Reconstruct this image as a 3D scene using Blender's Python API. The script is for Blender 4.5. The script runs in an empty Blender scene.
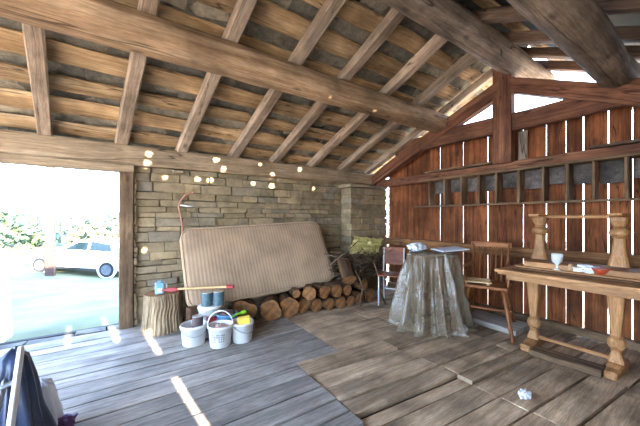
import bpy, bmesh, math, random
from mathutils import Vector, Matrix, noise, Euler
random.seed(7)
C = bpy.context.scene.collection
PI = math.pi
R = math.radians

# ------------------------------------------------------------------ helpers
def lin(h):
    h = h.lstrip('#')
    out = []
    for i in (0, 2, 4):
        c = int(h[i:i+2], 16) / 255.0
        out.append(c / 12.92 if c <= 0.04045 else ((c + 0.055) / 1.055) ** 2.4)
    return (out[0], out[1], out[2], 1.0)

def tag(o, label=None, cat=None, group=None, kind=None):
    if label: o['label'] = label
    if cat: o['category'] = cat
    if group: o['group'] = group
    if kind: o['kind'] = kind
    return o

def empty(name, loc=(0, 0, 0), rz=0.0, parent=None):
    o = bpy.data.objects.new(name, None)
    C.objects.link(o)
    o.location = loc
    o.rotation_euler = (0, 0, rz)
    o.empty_display_size = 0.1
    if parent: o.parent = parent
    return o

def sub(o, part):
    o.parent = part
    o.matrix_parent_inverse = part.matrix_basis.inverted()
    return o

def thing(name, label, cat, loc=(0, 0, 0), rz=0.0, group=None):
    return tag(empty(name, loc, rz), label, cat, group)

def obj(name, bm, mat, parent=None, loc=(0, 0, 0), rot=(0, 0, 0), smooth=False, mats=None):
    me = bpy.data.meshes.new(name)
    bmesh.ops.recalc_face_normals(bm, faces=bm.faces[:])
    bm.to_mesh(me); bm.free()
    for m in (mats or [mat]):
        me.materials.append(m)
    if smooth:
        for p in me.polygons: p.use_smooth = True
    o = bpy.data.objects.new(name, me)
    C.objects.link(o)
    o.location = loc; o.rotation_euler = rot
    if parent: o.parent = parent
    return o

def frame(p0, p1, up=(0, 0, 1)):
    p0 = Vector(p0); p1 = Vector(p1)
    x = (p1 - p0).normalized(); up = Vector(up)
    if abs(x.dot(up)) > 0.98: up = Vector((0, 1, 0)) if abs(x.y) < 0.9 else Vector((1, 0, 0))
    y = up.cross(x).normalized(); z = x.cross(y)
    m = Matrix((x, y, z)).transposed().to_4x4()
    m.translation = p0
    return m, (p1 - p0).length

def rings_to_bm(bm, rings, mi=0, cap=True):
    vs = [[bm.verts.new(p) for p in r] for r in rings]
    n = len(vs[0])
    for a, b in zip(vs[:-1], vs[1:]):
        for i in range(n):
            f = bm.faces.new((a[i], a[(i+1) % n], b[(i+1) % n], b[i])); f.material_index = mi
    if cap:
        f = bm.faces.new(vs[0][::-1]); f.material_index = mi
        f = bm.faces.new(vs[-1]); f.material_index = mi
    return vs

def rect_section(w, h, b):
    w /= 2; h /= 2
    b = min(b, w * .9, h * .9)
    return [(-w+b, -h), (w-b, -h), (w, -h+b), (w, h-b), (w-b, h), (-w+b, h), (-w, h-b), (-w, -h+b)]

def beam_bm(L, w, h, b=0.012, n=10, wob=0.006, seed=0, bow=0.0, taper=1.0, bm=None, mtx=None):
    """squared timber along local X, slightly uneven"""
    bm = bm or bmesh.new()
    sec = rect_section(w, h, b)
    rings = []
    for i in range(n + 1):
        u = i / n
        s = 1 + (taper - 1) * u
        oy = wob * 1.5 * noise.noise((u * L * .7, seed * 3.1, 0)); oz = wob * 1.5 * noise.noise((u * L * .7, seed * 3.1, 9)) + bow * math.sin(PI * u)
        r = []
        for k, (y, z) in enumerate(sec):
            q = wob * noise.noise((u * L * 1.6, k * 1.7, seed * 2.3))
            r.append(Vector((u * L, y * s + oy + q, z * s + oz + wob * noise.noise((u * L * 1.6, k * 1.7 + 40, seed * 2.3)))))
        rings.append([mtx @ p for p in r] if mtx else r)
    rings_to_bm(bm, rings)
    return bm

def beam(name, p0, p1, w, h, mat, parent=None, up=(0, 0, 1), **k):
    m, L = frame(p0, p1, up)
    o = obj(name, beam_bm(L, w, h, **k), mat, parent)
    o.matrix_local = m
    return o

def round_bm(L, r0, r1, seg=20, n=14, wob=0.05, seed=0, bow=0.0, flat=0.0, mats=(0, 0)):
    """round timber along local X"""
    bm = bmesh.new(); rings = []
    for i in range(n + 1):
        u = i / n; r = r0 + (r1 - r0) * u; ring = []
        for k in range(seg):
            a = 2 * PI * k / seg
            q = r * (1 + wob * noise.noise((u * L * 1.3 + seed, math.cos(a) * 1.1, math.sin(a) * 1.1 + seed)) + wob * .4 * noise.noise((u * L * 5 + seed, math.cos(a) * 4, math.sin(a) * 4)))
            y, z = q * math.cos(a), q * math.sin(a)
            if flat: z = max(z, -r * flat); z = min(z, r * flat)
            ring.append(Vector((u * L, y + bow * .6 * math.sin(PI * u * 1.4), z + bow * math.sin(PI * u))))
        rings.append(ring)
    rings_to_bm(bm, rings, mats[0])
    if mats[1] != mats[0]:
        bm.faces.ensure_lookup_table()
        for f in bm.faces:
            if len(f.verts) == seg: f.material_index = mats[1]
    return bm

def tube(bm, pts, r, seg=8, mtx=None, r1=None):
    pts = [Vector(p) for p in pts]
    rings = []; prev = None
    for i, p in enumerate(pts):
        d = (pts[min(i+1, len(pts)-1)] - pts[max(i-1, 0)]).normalized()
        if prev is None:
            a = Vector((0, 0, 1)) if abs(d.z) < .9 else Vector((1, 0, 0))
            y = a.cross(d).normalized()
        else:
            y = (prev - d * prev.dot(d)).normalized()
        prev = y; z = d.cross(y)
        rr = r if r1 is None else r + (r1 - r) * i / (len(pts) - 1)
        rings.append([p + (y * math.cos(2*PI*k/seg) + z * math.sin(2*PI*k/seg)) * rr for k in range(seg)])
    rings_to_bm(bm, rings)
    return bm

def lathe(prof, seg=24, bm=None, square=False, mtx=None):
    """prof: list of (r, z)"""
    bm = bm or bmesh.new(); rings = []
    for r, z in prof:
        rings.append([Vector((r * math.cos(2*PI*k/seg), r * math.sin(2*PI*k/seg), z)) for k in range(seg)])
        if mtx: rings[-1] = [mtx @ v for v in rings[-1]]
    rings_to_bm(bm, rings)
    return bm

def box(bm, lo, hi, bev=0.0, jit=0.0, mi=0):
    v = []
    for z in (lo[2], hi[2]):
        for x, y in ((lo[0], lo[1]), (hi[0], lo[1]), (hi[0], hi[1]), (lo[0], hi[1])):
            v.append(bm.verts.new((x + random.uniform(-jit, jit), y + random.uniform(-jit, jit), z + random.uniform(-jit, jit))))
    fs = [bm.faces.new([v[i] for i in q]) for q in ((3,2,1,0),(4,5,6,7),(0,1,5,4),(1,2,6,5),(2,3,7,6),(3,0,4,7))]
    for f in fs: f.material_index = mi
    if bev:
        es = list({e for f in fs for e in f.edges})
        bmesh.ops.bevel(bm, geom=es, offset=bev, segments=2, affect='EDGES', profile=.6)
    return bm

def boxbm(lo, hi, bev=0.0, jit=0.0):
    return box(bmesh.new(), lo, hi, bev, jit)

def blob(bm, c, r, sub=3, amp=.25, freq=2.0, seed=0, sc=(1, 1, 1), ridge=False):
    g = bmesh.ops.create_icosphere(bm, subdivisions=sub, radius=1.0)
    for v in g['verts']:
        p = v.co.copy()
        n_ = noise.noise(p * freq + Vector((seed * 7.3, 0, seed)))
        if ridge: n_ = 1 - 2.2 * abs(n_) - .4
        f = 1 + amp * n_ + amp * .5 * noise.noise(p * freq * 2.6 + Vector((0, seed * 3.3, 0)))
        v.co = Vector((c[0] + p.x * r * sc[0] * f, c[1] + p.y * r * sc[1] * f, c[2] + p.z * r * sc[2] * f))
    return bm

# ------------------------------------------------------------------ materials
def new_mat(name):
    m = bpy.data.materials.new(name); m.use_nodes = True
    nt = m.node_tree
    return m, nt, nt.nodes['Principled BSDF']

def plain(name, col, rough=.6, metal=0.0, var=.12, scale=9.0, bump=.15, trans=0.0):
    m, nt, b = new_mat(name); N = nt.nodes; Lk = nt.links
    tc = N.new('ShaderNodeTexCoord'); nz = N.new('ShaderNodeTexNoise')
    nz.inputs['Scale'].default_value = scale; nz.inputs['Detail'].default_value = 6
    Lk.new(tc.outputs['Object'], nz.inputs['Vector'])
    c = lin(col)
    rp = N.new('ShaderNodeValToRGB'); rp.color_ramp.elements[0].position = .3; rp.color_ramp.elements[1].position = .7
    rp.color_ramp.elements[0].color = tuple(x * (1 - var) for x in c[:3]) + (1,)
    rp.color_ramp.elements[1].color = tuple(min(1, x * (1 + var)) for x in c[:3]) + (1,)
    Lk.new(nz.outputs['Fac'], rp.inputs['Fac']); Lk.new(rp.outputs['Color'], b.inputs['Base Color'])
    b.inputs['Roughness'].default_value = rough; b.inputs['Metallic'].default_value = metal
    if trans: b.inputs['Transmission Weight'].default_value = trans
    if bump:
        bp = N.new('ShaderNodeBump'); bp.inputs['Strength'].default_value = bump; bp.inputs['Distance'].default_value = .01
        Lk.new(nz.outputs['Fac'], bp.inputs['Height']); Lk.new(bp.outputs['Normal'], b.inputs['Normal'])
    return m

def wood(name, dark, mid, light, axis='X', grain=16.0, rough=.85, island=False, bump=.35, var=.35, stain=.45, knots=True, crack=0, fine=.3):
    m, nt, b = new_mat(name); N = nt.nodes; Lk = nt.links
    tc = N.new('ShaderNodeTexCoord'); geo = N.new('ShaderNodeNewGeometry'); oi = N.new('ShaderNodeObjectInfo')
    src = geo.outputs['Random Per Island'] if island else oi.outputs['Random']
    off = N.new('ShaderNodeVectorMath'); off.operation = 'MULTIPLY_ADD'
    cmb = N.new('ShaderNodeCombineXYZ')
    for i in range(3): Lk.new(src, cmb.inputs[i])
    off.inputs[1].default_value = (37.0, 23.0, 51.0)
    Lk.new(cmb.outputs[0], off.inputs[0]); Lk.new(tc.outputs['Object'], off.inputs[2])
    mp = N.new('ShaderNodeMapping')
    s = [grain] * 3; s['XYZ'.index(axis)] = grain * .055
    mp.inputs['Scale'].default_value = s
    Lk.new(off.outputs[0], mp.inputs['Vector'])
    n1 = N.new('ShaderNodeTexNoise'); n1.inputs['Scale'].default_value = 1.0; n1.inputs['Detail'].default_value = 9; n1.inputs['Roughness'].default_value = .65
    n1.inputs['Distortion'].default_value = .25
    Lk.new(mp.outputs[0], n1.inputs['Vector'])
    n2 = N.new('ShaderNodeTexNoise'); n2.inputs['Scale'].default_value = 2.3; n2.inputs['Detail'].default_value = 5
    Lk.new(off.outputs[0], n2.inputs['Vector'])
    rp = N.new('ShaderNodeValToRGB'); e = rp.color_ramp.elements
    e[0].position = .3; e[0].color = lin(dark); e[1].position = .72; e[1].color = lin(light)
    x = e.new(.5); x.color = lin(mid)
    Lk.new(n1.outputs['Fac'], rp.inputs['Fac'])
    # stains
    r2 = N.new('ShaderNodeMapRange'); r2.inputs[1].default_value = .38; r2.inputs[2].default_value = .68
    r2.inputs[3].default_value = 1 - stain; r2.inputs[4].default_value = 1.12
    Lk.new(n2.outputs['Fac'], r2.inputs[0])
    r3 = N.new('ShaderNodeMapRange'); r3.inputs[3].default_value = 1 - var * .5; r3.inputs[4].default_value = 1 + var * .5
    Lk.new(src, r3.inputs[0])
    mu = N.new('ShaderNodeMath'); mu.operation = 'MULTIPLY'
    Lk.new(r2.outputs[0], mu.inputs[0]); Lk.new(r3.outputs[0], mu.inputs[1])
    val = mu.outputs[0]
    if knots:
        mk = N.new('ShaderNodeMapping'); ks = [5.0] * 3; ks['XYZ'.index(axis)] = 2.2
        mk.inputs['Scale'].default_value = ks; Lk.new(off.outputs[0], mk.inputs['Vector'])
        vo = N.new('ShaderNodeTexVoronoi'); vo.inputs['Scale'].default_value = 1.0
        Lk.new(mk.outputs[0], vo.inputs['Vector'])
        kr = N.new('ShaderNodeMapRange'); kr.inputs[1].default_value = .05; kr.inputs[2].default_value = .17
        kr.inputs[3].default_value = .45; kr.inputs[4].default_value = 1.0
        Lk.new(vo.outputs['Distance'], kr.inputs[0])
        mk2 = N.new('ShaderNodeMath'); mk2.operation = 'MULTIPLY'
        Lk.new(val, mk2.inputs[0]); Lk.new(kr.outputs[0], mk2.inputs[1]); val = mk2.outputs[0]
    # fine weathering streaks
    mf = N.new('ShaderNodeMapping'); fs = [grain * 7] * 3; fs['XYZ'.index(axis)] = grain * .5
    mf.inputs['Scale'].default_value = fs; Lk.new(off.outputs[0], mf.inputs['Vector'])
    n5 = N.new('ShaderNodeTexNoise'); n5.inputs['Scale'].default_value = 1.0; n5.inputs['Detail'].default_value = 4; n5.inputs['Roughness'].default_value = .7
    Lk.new(mf.outputs[0], n5.inputs['Vector'])
    f1 = N.new('ShaderNodeMapRange'); f1.inputs[1].default_value = .34; f1.inputs[2].default_value = .66; f1.inputs[3].default_value = 1 - fine; f1.inputs[4].default_value = 1 + fine * .7
    Lk.new(n5.outputs['Fac'], f1.inputs[0])
    f2 = N.new('ShaderNodeMath'); f2.operation = 'MULTIPLY'; Lk.new(val, f2.inputs[0]); Lk.new(f1.outputs[0], f2.inputs[1]); val = f2.outputs[0]
    if crack:
        mc = N.new('ShaderNodeMapping'); cs = [crack] * 3; cs['XYZ'.index(axis)] = crack * .07
        mc.inputs['Scale'].default_value = cs; Lk.new(off.outputs[0], mc.inputs['Vector'])
        n3 = N.new('ShaderNodeTexNoise'); n3.inputs['Scale'].default_value = 1.0; n3.inputs['Detail'].default_value = 3
        Lk.new(mc.outputs[0], n3.inputs['Vector'])
        s1 = N.new('ShaderNodeMath'); s1.operation = 'SUBTRACT'; s1.inputs[1].default_value = .5; Lk.new(n3.outputs['Fac'], s1.inputs[0])
        s2 = N.new('ShaderNodeMath'); s2.operation = 'ABSOLUTE'; Lk.new(s1.outputs[0], s2.inputs[0])
        s3 = N.new('ShaderNodeMapRange'); s3.inputs[1].default_value = .001; s3.inputs[2].default_value = .008; s3.inputs[3].default_value = .3; s3.inputs[4].default_value = 1.0
        Lk.new(s2.outputs[0], s3.inputs[0])
        s4 = N.new('ShaderNodeMath'); s4.operation = 'MULTIPLY'; Lk.new(val, s4.inputs[0]); Lk.new(s3.outputs[0], s4.inputs[1]); val = s4.outputs[0]
    vm = N.new('ShaderNodeVectorMath'); vm.operation = 'SCALE'
    Lk.new(rp.outputs['Color'], vm.inputs[0]); Lk.new(val, vm.inputs['Scale'])
    Lk.new(vm.outputs[0], b.inputs['Base Color'])
    b.inputs['Roughness'].default_value = rough
    b.inputs['Specular IOR Level'].default_value = .25
    bp = N.new('ShaderNodeBump'); bp.inputs['Strength'].default_value = bump; bp.inputs['Distance'].default_value = .012
    Lk.new(n1.outputs['Fac'], bp.inputs['Height']); Lk.new(bp.outputs['Normal'], b.inputs['Normal'])
    return m

def stone(name, cols, scale=6.0, bump=.7, rough=.95):
    m, nt, b = new_mat(name); N = nt.nodes; Lk = nt.links
    tc = N.new('ShaderNodeTexCoord'); geo = N.new('ShaderNodeNewGeometry')
    rp = N.new('ShaderNodeValToRGB'); e = rp.color_ramp.elements
    e[0].position = 0; e[0].color = lin(cols[0]); e[1].position = 1; e[1].color = lin(cols[-1])
    for i, c in enumerate(cols[1:-1]):
        q = e.new((i + 1) / (len(cols) - 1)); q.color = lin(c)
    Lk.new(geo.outputs['Random Per Island'], rp.inputs['Fac'])
    nz = N.new('ShaderNodeTexNoise'); nz.inputs['Scale'].default_value = scale; nz.inputs['Detail'].default_value = 9; nz.inputs['Roughness'].default_value = .7
    Lk.new(tc.outputs['Object'], nz.inputs['Vector'])
    r2 = N.new('ShaderNodeMapRange'); r2.inputs[1].default_value = .3; r2.inputs[2].default_value = .7; r2.inputs[3].default_value = .55; r2.inputs[4].default_value = 1.35
    Lk.new(nz.outputs['Fac'], r2.inputs[0])
    vm = N.new('ShaderNodeVectorMath'); vm.operation = 'SCALE'
    Lk.new(rp.outputs['Color'], vm.inputs[0]); Lk.new(r2.outputs[0], vm.inputs['Scale'])
    Lk.new(vm.outputs[0], b.inputs['Base Color']); b.inputs['Roughness'].default_value = rough
    b.inputs['Specular IOR Level'].default_value = .2
    bp = N.new('ShaderNodeBump'); bp.inputs['Strength'].default_value = bump; bp.inputs['Distance'].default_value = .03
    Lk.new(nz.outputs['Fac'], bp.inputs['Height']); Lk.new(bp.outputs['Normal'], b.inputs['Normal'])
    return m

M = {}
M['floor'] = wood('weathered floor boards', '#7d756b', '#a1978b', '#b8ada0', 'X', 19, island=True, var=.4, stain=.35, knots=False)
M['floor2'] = wood('worn brown floor boards', '#9a8064', '#c2a584', '#dac1a0', 'X', 19, island=True, var=.42, stain=.5, knots=False)
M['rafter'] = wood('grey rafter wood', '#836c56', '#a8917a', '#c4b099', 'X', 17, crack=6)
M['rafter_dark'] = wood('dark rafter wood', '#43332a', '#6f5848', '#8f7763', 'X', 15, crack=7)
M['purlin'] = wood('old round timber', '#7c5f44', '#aa8866', '#c9aa88', 'X', 13, stain=.4, crack=3.2)
M['purlin_grey'] = wood('grey round timber', '#5f4f42', '#96826f', '#bda994', 'X', 10, crack=4)
M['board'] = wood('tan roof board', '#98764f', '#bd9a70', '#d3b891', 'X', 11, stain=.45, var=.4, crack=4)
M['plate'] = wood('dusty wall plate', '#846c51', '#a48a6b', '#b89f80', 'X', 9, stain=.3, crack=3)
M['plank'] = wood('red brown wall planks', '#522d18', '#874e2b', '#a4673c', 'Z', 15, island=True, var=.6, stain=.5, crack=5)
M['truss'] = wood('red brown truss timber', '#503024', '#7b4f38', '#966b4e', 'X', 14, stain=.45, crack=5)
M['girt'] = wood('warm brown girt', '#643f25', '#93653e', '#b0825a', 'X', 12, crack=5)
M['rack'] = wood('dull brown rack wood', '#57422f', '#85694d', '#a28568', 'X', 14)
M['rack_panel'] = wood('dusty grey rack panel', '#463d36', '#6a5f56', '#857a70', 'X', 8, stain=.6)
M['table'] = wood('honey brown table wood', '#976a3f', '#b18052', '#c49767', 'X', 18, rough=.55, bump=.08, stain=.25, knots=False)
M['table_z'] = wood('honey brown turned wood', '#976a3f', '#b18052', '#c49767', 'Z', 18, rough=.55, bump=.08, stain=.25, knots=False)
M['table_y'] = wood('honey brown table top wood', '#976a3f', '#b18052', '#c49767', 'Y', 18, rough=.55, bump=.08, stain=.25, knots=False)
M['table_dark'] = wood('dark brown table board', '#4a2e1a', '#6f4a2c', '#8c6541', 'Y', 14, rough=.6, bump=.15, stain=.3, knots=False)
M['chair'] = wood('brown chair wood', '#5d3419', '#91582f', '#ab7344', 'X', 14, rough=.5, bump=.1, stain=.3, knots=False)
M['chair_z'] = wood('brown turned chair wood', '#5d3419', '#91582f', '#ab7344', 'Z', 14, rough=.5, bump=.1, stain=.3, knots=False)
M['seatback'] = wood('red brown plywood', '#5e2f1a', '#8a4c2c', '#9e6039', 'X', 8, rough=.5, bump=.05, knots=False)
M['bark'] = wood('log bark', '#38281a', '#664931', '#8a6846', 'X', 18, bump=.9, stain=.55)
M['endgrain'] = plain('sawn log end', '#86592f', .9, var=.5, scale=14, bump=.3)
M['stump'] = wood('furrowed stump bark', '#5d4a33', '#9c8364', '#c2aa86', 'Z', 22, bump=1.0, stain=.4, knots=False)
M['twig'] = wood('grey brown twig', '#4a3a2b', '#6f5a45', '#8d7761', 'X', 20)
M['stone'] = stone('dry stone', ['#7c6b50', '#927f61', '#84745a', '#9c8767', '#897c68', '#a48d69', '#7e6f58'])
M['mortar'] = plain('dark wall core', '#665a47', .95, var=.4, scale=5, bump=.5)
M['slab'] = stone('roof slate', ['#5f594d', '#857d6d', '#6d675b', '#998e7a', '#5a554b', '#a89b84', '#756e60'], scale=9, bump=1.0)
M['void'] = plain('dark earth and shade strip', '#1d1813', .95, var=.3, bump=.2)
M['block_sheet'] = plain('slate grey light block', '#4a473e', .95, var=.3, scale=4, bump=.4)  # for the sheet added above the slates against light leaks
M['white_plastic'] = plain('white bucket plastic', '#e4e2dc', .4, var=.06, scale=14, bump=.04)
M['paper'] = plain('white paper', '#e6e8ea', .7, var=.05)
M['pale_paint'] = plain('pale blue grey paint', '#dfe6ee', .6, var=.05)
M['red'] = plain('red paint', '#98262a', .45, var=.15)
M['red_label'] = plain('red label', '#b5343c', .5, var=.2, scale=30, bump=0)
M['grey_print'] = plain('grey print', '#8b8d90', .5, var=.3, scale=40, bump=0)
M['teal'] = plain('grey teal tin', '#4b6166', .4, var=.3, scale=22, bump=.1)
M['dark_tin'] = plain('stained dark tin', '#57433f', .45, var=.6, scale=26, bump=.1)
M['tin'] = plain('tin metal', '#b9bbbd', .35, metal=.9, var=.1)
M['yellow'] = plain('yellow sponge', '#e3c14b', .9, var=.12, scale=30, bump=.4)
M['green'] = plain('bright green plastic', '#8fd02c', .5, var=.1)
M['blue'] = plain('blue grey plastic', '#5e8fb0', .5, var=.15)
M['pale_blue'] = plain('pale blue plastic', '#86b4cf', .45, var=.15)
M['pinkish'] = plain('pinkish rubble', '#b59a90', .9, var=.35, scale=25, bump=.5)
M['yellow_bag'] = plain('faded yellow sack', '#d9cc86', .8, var=.18, scale=12, bump=.2)
M['orange_rod'] = plain('faded orange tube', '#a9755c', .6, var=.2)
M['handle'] = wood('pale handle wood', '#b08a5a', '#d2ab78', '#e3c294', 'X', 14, knots=False, bump=.1, stain=.1)
M['steel'] = plain('galvanised tube', '#a9b2bb', .35, metal=.8, var=.15, scale=18)
M['white_tube'] = plain('white tube', '#d8d8d4', .45, var=.1)
M['dark_plastic'] = plain('blue black plastic', '#27334a', .3, var=.4, scale=8, bump=.2)
M['bag_white'] = plain('white plastic bag', '#dfe4ea', .4, var=.08, scale=8, bump=.1)
M['purple'] = plain('dark purple cloth', '#5b3d6e', .7, var=.4)
M['terracotta'] = plain('terracotta bowl', '#b4492a', .5, var=.12)
M['tan'] = plain('tan ceramic', '#b08a60', .5, var=.15)
M['car_paint'] = plain('white car paint', '#e9ebee', .3, var=.02, bump=0)
M['glass_dark'] = plain('tinted car window', '#1d2c31', .15, var=.1, bump=0)
M['tyre'] = plain('black tyre', '#0e0f11', .8, var=.2)
M['rim'] = plain('alloy rim', '#5b5f66', .35, metal=.6, var=.1, bump=0)
M['black_trim'] = plain('dark car trim', '#141518', .6, var=.1, bump=0)
M['tail_red'] = plain('red tail lamp', '#b03038', .3, var=.1, bump=0)
M['post'] = wood('pale reddish post', '#3f2d26', '#4d3830', '#5a443a', 'X', 10, stain=.2)
M['leaf'] = plain('green leaves', '#4c5c3c', .7, var=.4, scale=3, bump=0)
M['leaf2'] = plain('olive leaves', '#5a5f40', .7, var=.4, scale=3, bump=0)
M['yard'] = plain('pale bounce yard', '#c4ab88', .95, var=.2, scale=1.5, bump=.2)  # unseen ground coloured pale and warm to bounce added light indoors
M['grass'] = plain('grass ground', '#50502f', .95, var=.35, scale=1.2, bump=.3)
M['bounce_wood'] = wood('pale bounce planks', '#b8ab96', '#d2c7b4', '#e0d7c6', 'Z', 13, island=True, stain=.15)  # unseen front wall made pale as an added light bouncer

# mattress ticking: vertical quilted stripes
def ticking():
    m, nt, b = new_mat('striped mattress ticking'); N = nt.nodes; Lk = nt.links
    tc = N.new('ShaderNodeTexCoord'); sp = N.new('ShaderNodeSeparateXYZ'); Lk.new(tc.outputs['Object'], sp.inputs[0])
    def wave(freq, ph=0):
        a = N.new('ShaderNodeMath'); a.operation = 'MULTIPLY_ADD'; a.inputs[1].default_value = freq; a.inputs[2].default_value = ph
        Lk.new(sp.outputs[0], a.inputs[0])
        s = N.new('ShaderNodeMath'); s.operation = 'SINE'; Lk.new(a.outputs[0], s.inputs[0]); return s.outputs[0]
    rp = N.new('ShaderNodeValToRGB'); e = rp.color_ramp.elements
    e[0].position = .2; e[0].color = lin('#a98a69'); e[1].position = .8; e[1].color = lin('#b8997a')
    r = N.new('ShaderNodeMapRange'); r.inputs[1].default_value = -1; Lk.new(wave(2 * PI / .05), r.inputs[0]); Lk.new(r.outputs[0], rp.inputs['Fac'])
    r2 = N.new('ShaderNodeMapRange'); r2.inputs[1].default_value = .45; r2.inputs[2].default_value = .9; r2.inputs[3].default_value = 1.0; r2.inputs[4].default_value = .9
    Lk.new(wave(2 * PI / .021, 1), r2.inputs[0])
    nz = N.new('ShaderNodeTexNoise'); nz.inputs['Scale'].default_value = 2.5; nz.inputs['Detail'].default_value = 7; Lk.new(tc.outputs['Object'], nz.inputs['Vector'])
    r3 = N.new('ShaderNodeMapRange'); r3.inputs[1].default_value = .35; r3.inputs[2].default_value = .62; r3.inputs[3].default_value = .74; r3.inputs[4].default_value = 1.05
    Lk.new(nz.outputs['Fac'], r3.inputs[0])
    mu = N.new('ShaderNodeMath'); mu.operation = 'MULTIPLY'; Lk.new(r2.outputs[0], mu.inputs[0]); Lk.new(r3.outputs[0], mu.inputs[1])
    vm = N.new('ShaderNodeVectorMath'); vm.operation = 'SCALE'; Lk.new(rp.outputs['Color'], vm.inputs[0]); Lk.new(mu.outputs[0], vm.inputs['Scale'])
    Lk.new(vm.outputs[0], b.inputs['Base Color']); b.inputs['Roughness'].default_value = .95
    bp = N.new('ShaderNodeBump'); bp.inputs['Strength'].default_value = .25; bp.inputs['Distance'].default_value = .006
    Lk.new(r.outputs[0], bp.inputs['Height']); Lk.new(bp.outputs['Normal'], b.inputs['Normal'])
    return m
M['ticking'] = ticking()
M['piping'] = plain('mattress piping', '#b89c7b', .9, var=.1)

def sheet_mat():
    m, nt, b = new_mat('dusty clear plastic sheet'); N = nt.nodes; Lk = nt.links
    out = N['Material Output']
    tc = N.new('ShaderNodeTexCoord'); nz = N.new('ShaderNodeTexNoise'); nz.inputs['Scale'].default_value = 3; nz.inputs['Detail'].default_value = 3
    Lk.new(tc.outputs['Object'], nz.inputs['Vector'])
    b.inputs['Base Color'].default_value = lin('#a8987f'); b.inputs['Roughness'].default_value = .1
    b.inputs['Specular IOR Level'].default_value = 1.0
    tl = N.new('ShaderNodeBsdfTranslucent'); tl.inputs['Color'].default_value = lin('#8f8473')
    m1 = N.new('ShaderNodeMixShader'); m1.inputs[0].default_value = .3
    Lk.new(b.outputs[0], m1.inputs[1]); Lk.new(tl.outputs[0], m1.inputs[2])
    tr = N.new('ShaderNodeBsdfTransparent'); tr.inputs['Color'].default_value = (.93, .92, .9, 1)
    mr = N.new('ShaderNodeMapRange'); mr.inputs[1].default_value = .35; mr.inputs[2].default_value = .65; mr.inputs[3].default_value = .5; mr.inputs[4].default_value = .8
    Lk.new(nz.outputs['Fac'], mr.inputs[0])
    m2 = N.new('ShaderNodeMixShader'); Lk.new(mr.outputs[0], m2.inputs[0]); Lk.new(m1.outputs[0], m2.inputs[1]); Lk.new(tr.outputs[0], m2.inputs[2])
    bp = N.new('ShaderNodeBump'); bp.inputs['Strength'].default_value = .5; bp.inputs['Distance'].default_value = .02
    n2 = N.new('ShaderNodeTexNoise'); n2.inputs['Scale'].default_value = 18; n2.inputs['Detail'].default_value = 4
    Lk.new(tc.outputs['Object'], n2.inputs['Vector'])
    Lk.new(n2.outputs['Fac'], bp.inputs['Height']); Lk.new(bp.outputs['Normal'], b.inputs['Normal'])
    Lk.new(m2.outputs[0], out.inputs['Surface'])
    return m
M['sheet'] = sheet_mat()
def glass_mat():
    m, nt, b = new_mat('drinking glass')
    b.inputs['Base Color'].default_value = (.9, .92, .93, 1); b.inputs['Roughness'].default_value = .2
    b.inputs['Transmission Weight'].default_value = .35
    return m
M['glass'] = glass_mat()

# ------------------------------------------------------------------ dimensions
XG = 4.84          # plank gable, inner face
YW = 4.75          # stone wall, inner face
YF = -1.05         # front wall
XL = -4.6
YR = 1.85          # ridge
def roof(y): return 3.90 - .5 * abs(y - YR)       # underside of the rafters
SUN = Vector((-.117, 1.0, -.32))                   # direction the sunlight travels

# ------------------------------------------------------------------ floor
def floor_boards():
    bm = bmesh.new()
    y = YF
    k = 0
    edges = []
    while y < YW - .02:
        w = random.uniform(.16, .24)
        y1 = min(y + w, YW - .01)
        if YW - y1 < .09: y1 = YW - .01
        edges.append((y, y1)); y = y1
    for (a, b) in edges:
        cuts = [XL, random.uniform(-3, -2), 1.45 if (b < 2.62) else 1.995]
        for x0, x1 in zip(cuts[:-1], cuts[1:]):
            z = random.uniform(-.008, .006)
            g = random.uniform(.004, .012)
            box(bm, (x0 + .004, a + g, -.045), (x1 - .004, b - g, z), .005, .002)
    return bm
floor = empty('floor'); tag(floor, kind='structure')
fl = obj('board_field', floor_boards(), M['floor'], floor)
def right_boards():
    bm = bmesh.new()
    # boards run a few degrees off; edges given at X=1.45 and slope -.09
    ed = [(-1.05, 0), (-.72, 0), (-.38, 0), (-.06, 0), (.27, 0), (.5, 0), (.78, 0), (1.04, .0), (1.27, -.012), (1.5, -.028), (1.66, 0), (1.86, .004), (2.07, -.006), (2.34, .006), (2.62, 0)]
    for (a, z), (b, _) in zip(ed[:-1], ed[1:]):
        xa = 1.456
        cuts = [xa, 2.62 + random.uniform(-.05, .05), 3.75 + random.uniform(-.3, .2), XG + .1]
        for i, (x0, x1) in enumerate(zip(cuts[:-1], cuts[1:])):
            zz = z - .005 + random.uniform(-.003, .003)
            if i > 0 and z < -.02: zz = 0
            g = random.uniform(.006, .017)
            vs = len(bm.verts)
            n0 = set(bm.verts)
            box(bm, (x0 + .002, a + g, -.06), (x1 - .002, b - g, zz), .003, .003)
            for v in bm.verts:
                if v not in n0: v.co.y += -.09 * (v.co.x - 1.45)
    y = 2.62
    while y < YW:
        w = random.uniform(.24, .36); y1 = y + w
        if YW - y1 < .12: y1 = YW + .02
        cuts = [2.0, 3.3 + random.uniform(-.4, .4), XG + .1]
        for a, b in zip(cuts[:-1], cuts[1:]):
            g = random.uniform(.005, .012)
            n0 = set(bm.verts)
            box(bm, (a + .005, y + g, -.06), (b - .003, y1 - g, random.uniform(-.006, .003)), .006, .003)
            for v in bm.verts:
                if v not in n0: v.co.y += -.09 * (v.co.x - 1.45) * max(0, (YW - v.co.y) / 2.13)
        y = y1
    return bm
obj('plank_field', right_boards(), M['floor2'], floor)
obj('subfloor', boxbm((XL, YF, -.5), (XG + .15, YW + .03, -.2)), M['void'], floor)

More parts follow.
